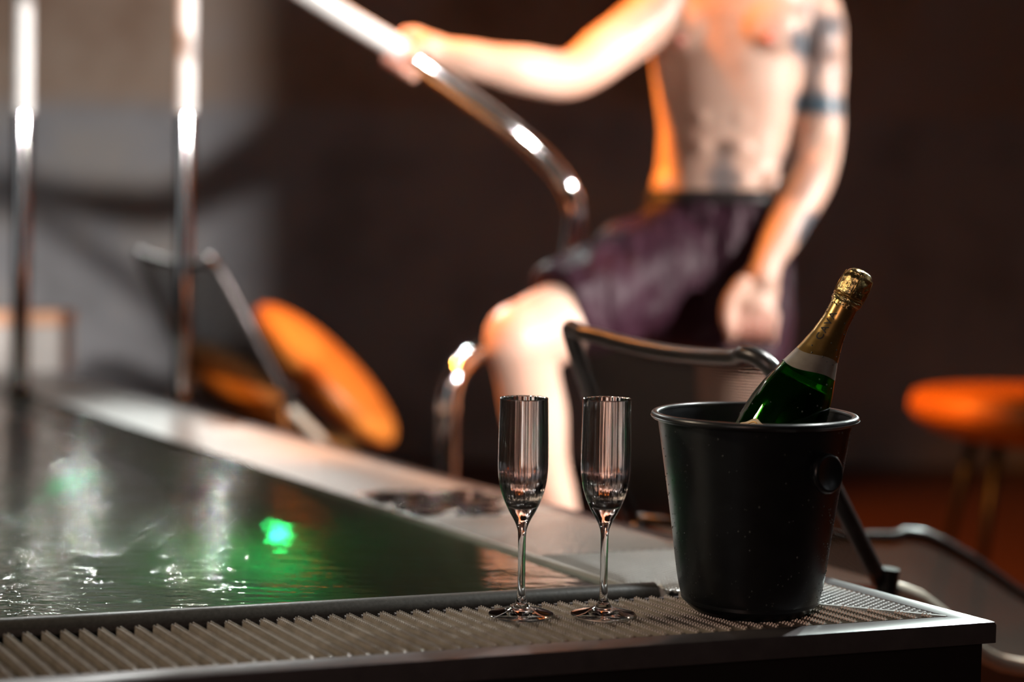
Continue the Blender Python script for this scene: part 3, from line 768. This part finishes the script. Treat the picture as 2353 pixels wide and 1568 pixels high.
# chair farther left
TL2, TR2, BR2, BL2 = P_(318, 582, 3.77), P_(492, 598, 3.40), P_(655, 905, 3.46), P_(430, 850, 3.84)
fwd = Vector((-nA.x, -nA.y, 0))
nr2 = [BR2+fwd*0.45*u+Vector((0, 0, -0.02-0.36*u-0.03*math.sin(u*3.1))) for u in [k/12 for k in range(13)]]
fr2 = [BL2+fwd*0.45*u+Vector((0, 0, -0.02-0.36*u-0.03*math.sin(u*3.1))) for u in [k/12 for k in range(13)]]
sling_chair('black mesh sling chair with bright rails behind the second chrome pole', TL2, TR2, BR2, BL2, None, 0.4, pick(nr2), pick(fr2), 0.02)

# ------------------------------------------------------------------ orange upholstered chairs
def pad_chair(name, label, base, back_c, back_r, back_mt, seat_c, seat_r, material, group=None):
    t = thing(name, label, 'chair', base, group)
    if back_c is not None:
        bm = bmesh.new(); ellipsoid(bm, back_c, back_r, back_mt, 32, 20); from_bm('backrest', bm, material, t)
    bm = bmesh.new(); ellipsoid(bm, seat_c, seat_r, None, 32, 20)
    for v in bm.verts:
        if v.co.z > seat_c[2]+seat_r[2]*0.35: v.co.z = seat_c[2]+seat_r[2]*0.35+(v.co.z-seat_c[2]-seat_r[2]*0.35)*0.25
    from_bm('seat', bm, material, t)
    for a in (0.8, 2.4, 3.9, 5.5):
        bm = bmesh.new(); d = Vector((math.cos(a), math.sin(a), 0)); s = Vector(seat_c)
        tube(bm, [s+d*seat_r[0]*0.45-Vector((0, 0, seat_r[2]*0.5)), Vector((s.x, s.y, 0.004))+d*seat_r[0]*0.8], [0.014, 0.009], 10); from_bm('leg', bm, 'black_metal', t)
    return t
A1 = at(610, 715, 4.35); B1 = at(890, 1010, 4.22); cc = (A1+B1)/2; u = (A1-B1); hl = u.length/2; u.normalize()
side = Vector((-0.10, 0.99, 0.06)); side = (side-u*side.dot(u)).normalized(); nn = u.cross(side)
mt = Matrix((nn, side, u)).transposed().to_4x4()
pad_chair('padded_lounge_chair', 'bright orange padded lounge chair tilting backward beside the sling chair', (cc.x+0.1, cc.y, 0), cc, (0.080, 0.26, hl*1.04), mt, Vector((cc.x+0.24, cc.y+0.15, 0.15)), (0.22, 0.22, 0.07), 'orange_pad', 'orange padded chairs')
A1 = at(420, 790, 4.95); B1 = at(700, 1010, 4.95); cc = (A1+B1)/2; u = (A1-B1); hl = u.length/2; u.normalize()
side = Vector((-0.1, 0.99, 0.05)); side = (side-u*side.dot(u)).normalized(); nn = u.cross(side); mt = Matrix((nn, side, u)).transposed().to_4x4()
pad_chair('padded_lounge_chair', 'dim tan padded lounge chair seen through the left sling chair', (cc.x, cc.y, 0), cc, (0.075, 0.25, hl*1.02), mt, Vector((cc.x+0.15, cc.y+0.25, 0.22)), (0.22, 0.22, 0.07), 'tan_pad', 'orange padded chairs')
sc_ = at(2360, 935, 3.7)
mtb = Matrix.Rotation(0.35, 4, 'Y')
pad_chair('padded_lounge_chair', 'orange padded lounge chair at the right edge, mostly out of the photo', (sc_.x, sc_.y, 0), Vector((sc_.x+0.33, sc_.y+0.05, sc_.z+0.25)), (0.07, 0.26, 0.32), mtb, Vector((sc_.x, sc_.y, sc_.z)), (0.29, 0.27, 0.10), 'orange_pad', 'orange padded chairs')

# ------------------------------------------------------------------ white containers on far deck
def container(px0, px1, ytop, ybot, Y, label):
    a = ground((px0+px1)/2, ybot, T); Y = a.y; w_ = (px1-px0)/FPX*Y; h = (ybot-ytop)/FPX*Y
    t = thing('white_container', label, 'container', a, 'white containers at the far end of the deck')
    bm = bmesh.new(); box(bm, (a.x, a.y, T+h*0.38), (w_, w_, h*0.76)); bevel(bm, 0.008, 3); from_bm('container_body', bm, 'white_box', t)
    bm = bmesh.new(); box(bm, (a.x, a.y, T+h*0.88), (w_*1.03, w_*1.03, h*0.24)); bevel(bm, 0.008, 3); from_bm('lid', bm, 'orange_lit_top', t)
container(62, 160, 712, 852, 4.4, 'white square container with a lid coloured as if lit orange, right of the leftmost chrome pole')
container(-75, 24, 712, 852, 4.4, 'white square container with a lid coloured as if lit orange, cut by the left photo edge')

# ------------------------------------------------------------------ person
def remeshed(bm, voxel, smooth_it=4):
    me = bpy.data.meshes.new('tmp'); bmesh.ops.recalc_face_normals(bm, faces=bm.faces); bm.to_mesh(me); bm.free()
    o = bpy.data.objects.new('tmp', me); COL.objects.link(o)
    r = o.modifiers.new('r', 'REMESH'); r.mode = 'VOXEL'; r.voxel_size = voxel
    s = o.modifiers.new('s', 'SMOOTH'); s.factor = 0.6; s.iterations = smooth_it
    dg = bpy.context.evaluated_depsgraph_get(); dg.update()
    out = bpy.data.meshes.new_from_object(o.evaluated_get(dg)); bpy.data.objects.remove(o); return out
def limb(bm, pts, rs, n=20, seg=5):
    c = spline(pts, seg); k = len(pts)-1; rr = []
    for i in range(len(c)):
        x = i/seg; a = min(int(x), k-1); f_ = x-a; s = f_*f_*(3-2*f_); rr.append(rs[a]*(1-s)+rs[a+1]*s)
    tube(bm, c, rr, n)
    ellipsoid(bm, c[0], (rr[0],)*3, None, 16, 10); ellipsoid(bm, c[-1], (rr[-1],)*3, None, 16, 10)
YAW = math.radians(-12)
def loft(bm, rings, n=32, p=2.3):
    rows = []
    for c, hw, hd in rings:
        c = Vector(c); row = []
        for k in range(n):
            a = 2*math.pi*k/n; ca, sa = math.cos(a), math.sin(a)
            x = hw*math.copysign(abs(ca)**(2/p), ca); y = hd*math.copysign(abs(sa)**(2/p), sa)
            row.append(bm.verts.new(c+Vector((x*math.cos(YAW)-y*math.sin(YAW), x*math.sin(YAW)+y*math.cos(YAW), 0))))
        rows.append(row)
    for a, b in zip(rows, rows[1:]):
        for k in range(n): bm.faces.new((a[k], a[(k+1) % n], b[(k+1) % n], b[k]))
    bm.faces.new(rows[0][::-1]); bm.faces.new(rows[-1])
fw = Vector((math.sin(YAW), -math.cos(YAW), 0)); rt = Vector((math.cos(YAW), math.sin(YAW), 0))  # his front, image right
D0 = 3.2
bm = bmesh.new()
tr = [(1640, 640, .150, .115), (1642, 540, .158, .115), (1648, 450, .140, .098), (1655, 380, .136, .094), (1665, 300, .140, .094), (1668, 220, .152, .104), (1670, 130, .163, .114), (1672, 50, .172, .118), (1676, -20, .178, .112), (1676, -80, .160, .095), (1676, -118, .110, .080), (1676, -150, .066, .064), (1674, -200, .058, .060), (1672, -250, .058, .062)]
loft(bm, [(at(x, y, D0), hw, hd) for x, y, hw, hd in tr])
ct = at(1672, 75, D0)
for sg in (-1, 1):                       # chest muscles, shoulder caps, belly muscles
    ellipsoid(bm, at(1672, 75, D0)+rt*sg*0.078+fw*0.075, (0.082, 0.048, 0.070), Matrix.Rotation(YAW, 4, 'Z'))
    ellipsoid(bm, at(1676, -75, D0)+rt*sg*0.10, (0.085, 0.06, 0.05), Matrix.Rotation(YAW, 4, 'Z'))
    for y, r in ((210, 0.030), (275, 0.030), (345, 0.032), (415, 0.034)):
        ellipsoid(bm, at(1664, y, D0)+rt*sg*0.036+fw*0.074, (0.034, 0.024, r*0.95), Matrix.Rotation(YAW, 4, 'Z'))
    ellipsoid(bm, at(1655, 430, D0)+rt*sg*0.105+fw*0.02, (0.04, 0.06, 0.05), Matrix.Rotation(YAW, 4, 'Z'))
    # nipples
    ellipsoid(bm, at(1672, 110, D0)+rt*sg*0.092+fw*0.121, (0.007, 0.007, 0.007), None, 10, 8)
# arm on the image right, hanging
limb(bm, [at(1838, -30, 3.21), at(1868, 60, 3.2), at(1874, 150, 3.2), at(1880, 250, 3.19), at(1884, 325, 3.18), at(1862, 410, 3.13), at(1812, 510, 3.08), at(1764, 600, 3.04)],
     [.066, .066, .062, .053, .047, .049, .043, .031])
ellipsoid(bm, at(1885, 100, 3.19)+fw*0.012, (0.050, 0.055, 0.075))
# arm on the image left, reaching to the rail
limb(bm, [at(1540, -20, 3.18), at(1490, 45, 3.14), at(1400, 112, 3.09), at(1310, 172, 3.05), at(1215, 163, 3.01), at(1110, 142, 2.99), at(1020, 120, 2.99)],
     [.068, .060, .056, .049, .048, .038, .029])
# legs
K1 = at(1197, 785, 2.93); HP1 = at(1580, 610, 3.2)
limb(bm, [HP1, at(1400, 695, 3.08), at(1278, 745, 2.98), K1], [.100, .088, .080, .074])
F1z = 0.235
AN1 = at(1300, 1300, 2.99); AN1.z = F1z+0.09
limb(bm, [K1+Vector((0, 0, 0.005)), at(1212, 865, 2.95), at(1228, 950, 2.98), at(1258, 1090, 2.99), AN1], [.074, .064, .066, .047, .038])
K2 = at(1672, 1010, 3.16); AN2 = Vector((at(1665, 1100, 3.2).x, 3.22, 0.095))
limb(bm, [at(1705, 610, 3.2), at(1695, 780, 3.17), K2, at(1668, 1160, 3.2), AN2], [.100, .088, .062, .062, .038])
for an, z0, d in ((AN1, F1z, Vector((-0.55, -0.83, 0))), (AN2, 0.0, Vector((-0.1, -1, 0)))):
    d = d.normalized(); g = Vector((an.x, an.y, z0)); pr = Vector((-d.y, d.x, 0))
    limb(bm, [g-d*0.045+Vector((0, 0, 0.036)), g+d*0.05+Vector((0, 0, 0.042)), g+d*0.13+Vector((0, 0, 0.026))], [.034, .036, .024])
    ellipsoid(bm, g+d*0.13+Vector((0, 0, 0.020)), (0.042, 0.042, 0.019))
    for k in range(5):
        q = g+d*(0.175-0.008*abs(k-1))+pr*(0.034-0.017*k)+Vector((0, 0, 0.012)); limb(bm, [g+d*0.13+pr*(0.03-0.015*k)+Vector((0, 0, 0.016)), q], [.012, .0095 if k else .012], 10, 2)
# hanging hand: back of hand to camera, fingers curled under
W2 = at(1764, 600, 3.04)
PC = at(1738, 672, 3.03)
limb(bm, [W2, at(1752, 640, 3.03)], [.030, .034])
ux = Vector((1, 0, 0))
mth = Matrix.Rotation(math.radians(12), 4, 'Y')
ellipsoid(bm, PC, (0.046, 0.026, 0.055), mth); ellipsoid(bm, at(1732, 705, 3.02), (0.048, 0.026, 0.035), mth)
for k in range(4):
    kx = 1778-k*31; ky = 722+(3, 0, 4, 10)[3-k] - 4
    kn_ = at(kx, ky, 3.01); m1 = at(kx-6, ky+38, 3.005); m2 = at(kx-6, ky+62-(8 if k in (0,) else 0), 3.03); m3 = at(kx-4, ky+48, 3.065)
    limb(bm, [kn_, m1, m2, m3], [.0125, .0110, .0100, .0085], 12, 3)
limb(bm, [at(1706, 650, 3.0), at(1676, 692, 2.99), at(1670, 735, 2.99), at(1680, 765, 3.0)], [.016, .0145, .012, .010], 12, 3)
# gripping hand: palm behind the rail, fingers under and round it, thumb across the front
rd = (at(1060, 210, 2.98)-at(800, 42, 3.02)).normalized()
GC = at(941, 128, 2.95)
limb(bm, [at(1020, 120, 2.99), at(985, 112, 3.0), at(950, 105, 3.0)], [.029, .033, .030])
ellipsoid(bm, at(958, 105, 3.005), (0.046, 0.020, 0.036), Matrix.Rotation(math.radians(30), 4, 'Y'))
Rr = 0.021
perp_up = Vector((-rd.z, 0, rd.x)).normalized()
if perp_up.z < 0: perp_up = -perp_up
bk_ = Vector((0, 1, 0)); bk_ = (bk_-rd*bk_.dot(rd)).normalized()
for k in range(4):
    c = GC + rd*(-0.034+0.020*k) ; q = Rr+0.0105
    rf_ = (.0100, .0105, .0105, .0092)[k]
    pts = []
    for ang in (70, 20, -30, -80, -118 if k != 3 else -108):    # 90 = above, 0 = behind, -90 = below
        a = math.radians(ang); pts.append(c+perp_up*math.sin(a)*q*(1.25 if ang > 0 else 1.1)+bk_*math.cos(a)*q*(1.15 if ang < 60 else 1))
    limb(bm, pts, [rf_*1.1, rf_*1.05, rf_, rf_*0.95, rf_*0.85], 12, 3)
c = GC + rd*(0.030)
pts = [at(985, 98, 2.97)]
for ang in (100, 150, 190):
    a = math.radians(ang); pts.append(GC+rd*(0.016-0.004*(ang-100)/90)+perp_up*math.sin(a)*(Rr+0.011)+bk_*math.cos(a)*(Rr+0.011))
limb(bm, pts, [.015, .0125, .0115, .0095], 12, 3)
# head
HC = at(1668, -365, D0)+fw*0.02
ellipsoid(bm, HC+Vector((0, 0, 0.02)), (0.077, 0.095, 0.105), Matrix.Rotation(YAW, 4, 'Z'), 32, 20)
ellipsoid(bm, HC+fw*0.035+Vector((0, 0, -0.055)), (0.056, 0.058, 0.062), Matrix.Rotation(YAW, 4, 'Z'))
limb(bm, [HC+fw*0.092+Vector((0, 0, 0.012)), HC+fw*0.112+Vector((0, 0, -0.022))], [.008, .014], 12, 3)
for sg in (-1, 1):
    ellipsoid(bm, HC+rt*sg*0.079+Vector((0, 0, -0.005)), (0.010, 0.020, 0.031), Matrix.Rotation(YAW, 4, 'Z'), 14, 10)
    limb(bm, [HC+fw*0.086+rt*sg*0.012+Vector((0, 0, 0.024)), HC+fw*0.080+rt*sg*0.048+Vector((0, 0, 0.024))], [.009, .008], 10, 2)
limb(bm, [HC+fw*0.090-rt*0.022+Vector((0, 0, -0.052)), HC+fw*0.097+Vector((0, 0, -0.052)), HC+fw*0.090+rt*0.022+Vector((0, 0, -0.052))], [.006, .009, .006], 10, 3)
body_me = remeshed(bm, 0.0048, 5)
foot_z = 0.0
person = thing('person', 'shirtless tattooed person in dark purple shorts gripping the chrome handrail, one knee raised', 'person', (at(1650, 600, D0).x, D0, 0.0))
body_me.materials.clear()
# attributes
ink = body_me.attributes.new('ink', 'FLOAT', 'POINT'); bl = body_me.attributes.new('blush', 'FLOAT', 'POINT'); ch = body_me.attributes.new('chest_hair', 'FLOAT', 'POINT')
def segd(p, a, b):
    ab = b-a; t = max(0, min(1, (p-a).dot(ab)/ab.length_squared)); return (p-a-ab*t).length
fz = -0.05
strokes = []
def ST(pts, r, Y=3.14, s=1.0):
    q = [at(x, y, Y) for x, y in pts]
    for a, b in zip(q, q[1:]): strokes.append((a, b, r, s))
ST([(1848, 236), (1925, 242)], .012, 3.13, 1.0); ST([(1850, 228), (1870, 215)], .008, 3.13, .9)
ST([(1835, 105), (1860, 90), (1895, 72), (1925, 50)], .010, 3.13, .75); ST([(1832, 100), (1850, 108)], .014, 3.13, .9)
ST([(1890, 55), (1915, 65)], .012, 3.13, .8); ST([(1890, 120), (1880, 165), (1862, 195), (1885, 210)], .007, 3.13, .65)
ST([(1860, 60), (1880, 100), (1915, 120)], .006, 3.13, .6); ST([(1845, 130), (1865, 160)], .008, 3.13, .5); ST([(1915, 100), (1925, 150), (1920, 200)], .006, 3.13, .5); ST([(1830, 30), (1860, 20)], .009, 3.13, .4)
ST([(1830, 375), (1838, 400), (1822, 430)], .016, 3.09, .55); ST([(1868, 510), (1852, 545)], .012, 3.05, .9); ST([(1850, 400), (1870, 385)], .01, 3.09, .4)
ST([(1664, 352), (1664, 390)], .010, 3.10, .55); ST([(1650, 405), (1680, 410)], .012, 3.10, .6); ST([(1662, 400), (1664, 450)], .013, 3.10, .75)
nav = at(1664, 335, 3.10)
hair_pts = [(at(1650, 30, 3.08), .06), (at(1672, 90, 3.08), .045), (at(1690, 150, 3.08), .03), (at(1668, 360, 3.1), .012), (at(1668, 410, 3.1), .012)]
hand2 = at(1735, 760, 3.0); hand1 = at(925, 128, 2.95); knee = K1
for i, v in enumerate(body_me.vertices):
    p = v.co; s = 0.0
    for a, b, r, st in strokes:
        d = segd(Vector((p.x, a.y, p.z)), a, Vector((b.x, a.y, b.z))) if p.y < 3.21 else 9
        if d < r*2.6: s = max(s, st*max(0, min(1, 1.9-d/r*0.72)))
    ink.data[i].value = s
    h = 0.0
    for c, r in hair_pts:
        d = (p-c).length
        if d < r*1.6: h = max(h, 0.55*max(0, 1-d/(r*1.6))*(0.6+0.8*abs(noise.noise(p*90))))
    d = (p-nav).length
    if d < 0.016: h = 0.8
    ch.data[i].value = min(1, h)
    b_ = 0.0
    for c, r, q in ((hand2, .05, .8), (hand1, .055, .8), (knee, .08, .25)):
        b_ = max(b_, q*max(0, 1-(p-c).length/(r*1.4)))
    for sg in (-1, 1):
        if (p-(at(1672, 110, D0)+rt*sg*0.092+fw*0.12)).length < 0.017: b_ = 1
    bl.data[i].value = b_
link('body', body_me, 'skin', person)
# hair and eyes
bm = bmesh.new(); ellipsoid(bm, HC+Vector((0, 0, 0.040))-fw*0.012, (0.084, 0.100, 0.102), Matrix.Rotation(YAW, 4, 'Z'), 32, 20)
for v in bm.verts:
    d = v.co-(HC+Vector((0, 0, 0.04)))
    if d.z < -0.03 and d.dot(fw) > -0.02: v.co += (HC+Vector((0, 0, 0.04))-v.co)*0.35
    if d.z < 0.02 and d.dot(fw) > 0.05: v.co += (HC+Vector((0, 0, 0.06))-v.co)*0.3
    v.co += Vector(noise.noise_vector(v.co*45))*0.005
from_bm('hair', bm, 'hair', person)
for sg in (-1, 1):
    bm = bmesh.new(); ellipsoid(bm, HC+fw*0.080+rt*sg*0.031+Vector((0, 0, 0.006)), (0.012, 0.012, 0.009), None, 14, 10); from_bm('eye', bm, 'ink_black', person)
# shorts
bm = bmesh.new()
wr = [(1645, 455, .147, .108), (1643, 480, .158, .116), (1640, 530, .170, .128), (1632, 600, .176, .135), (1625, 660, .170, .135)]
loft(bm, [(at(x, y, D0), hw, hd) for x, y, hw, hd in wr])
def hemtube(pts, rs): 
    c = spline(pts, 5); k = len(pts)-1; rr = [rs[min(int(i/5), k-1)]*(1-(i/5-min(int(i/5), k-1)))+rs[min(int(i/5), k-1)+1]*(i/5-min(int(i/5), k-1)) for i in range(len(c))]
    tube(bm, c, rr, 28)
hemtube([at(1590, 600, 3.2), at(1490, 625, 3.13), at(1395, 675, 3.05), at(1285, 722, 2.99)], [.125, .125, .112, .100])
hemtube([at(1700, 590, 3.2), at(1685, 680, 3.18), at(1655, 830, 3.16)], [.118, .130, .142])
hemtube([at(1560, 600, 3.2), at(1560, 700, 3.16), at(1580, 790, 3.14)], [.10, .11, .10])
for i in range(6):
    pass
sm = remeshed(bm, 0.009, 6)
for v in sm.vertices:
    p = v.co; q = Vector((p.x*9, p.y*9, p.z*3.2)); n_ = v.normal
    f_ = noise.noise(q*1.6)*0.016+noise.noise(q*4)*0.006
    v.co += n_*f_
sm.materials.clear()
link('shorts', sm, 'satin', person)
bm = bmesh.new()                          # waistband
loft(bm, [(at(1646, 444, D0), .146, .108), (at(1646, 440, D0), .149, .111), (at(1645, 470, D0), .156, .117), (at(1645, 473, D0), .152, .112)])
from_bm('waistband', bm, 'ink_black', person)
# step the raised foot rests on
ft = AN1+Vector((-0.55, -0.83, 0)).normalized()*0.05
step = thing('wooden_step', 'low brown wooden step under the raised foot beside the pool', 'step', (ft.x, ft.y, 0))
bm = bmesh.new(); box(bm, (ft.x, ft.y+0.02, F1z-0.0175), (0.34, 0.34, 0.03)); bevel(bm, 0.004); from_bm('tread', bm, 'wood_floor', step, False)
for sx in (-1, 1):
    bm = bmesh.new(); box(bm, (ft.x+sx*0.15, ft.y+0.02, (F1z-0.032)/2), (0.025, 0.32, F1z-0.034)); from_bm('side_board', bm, 'wood_floor', step, False)
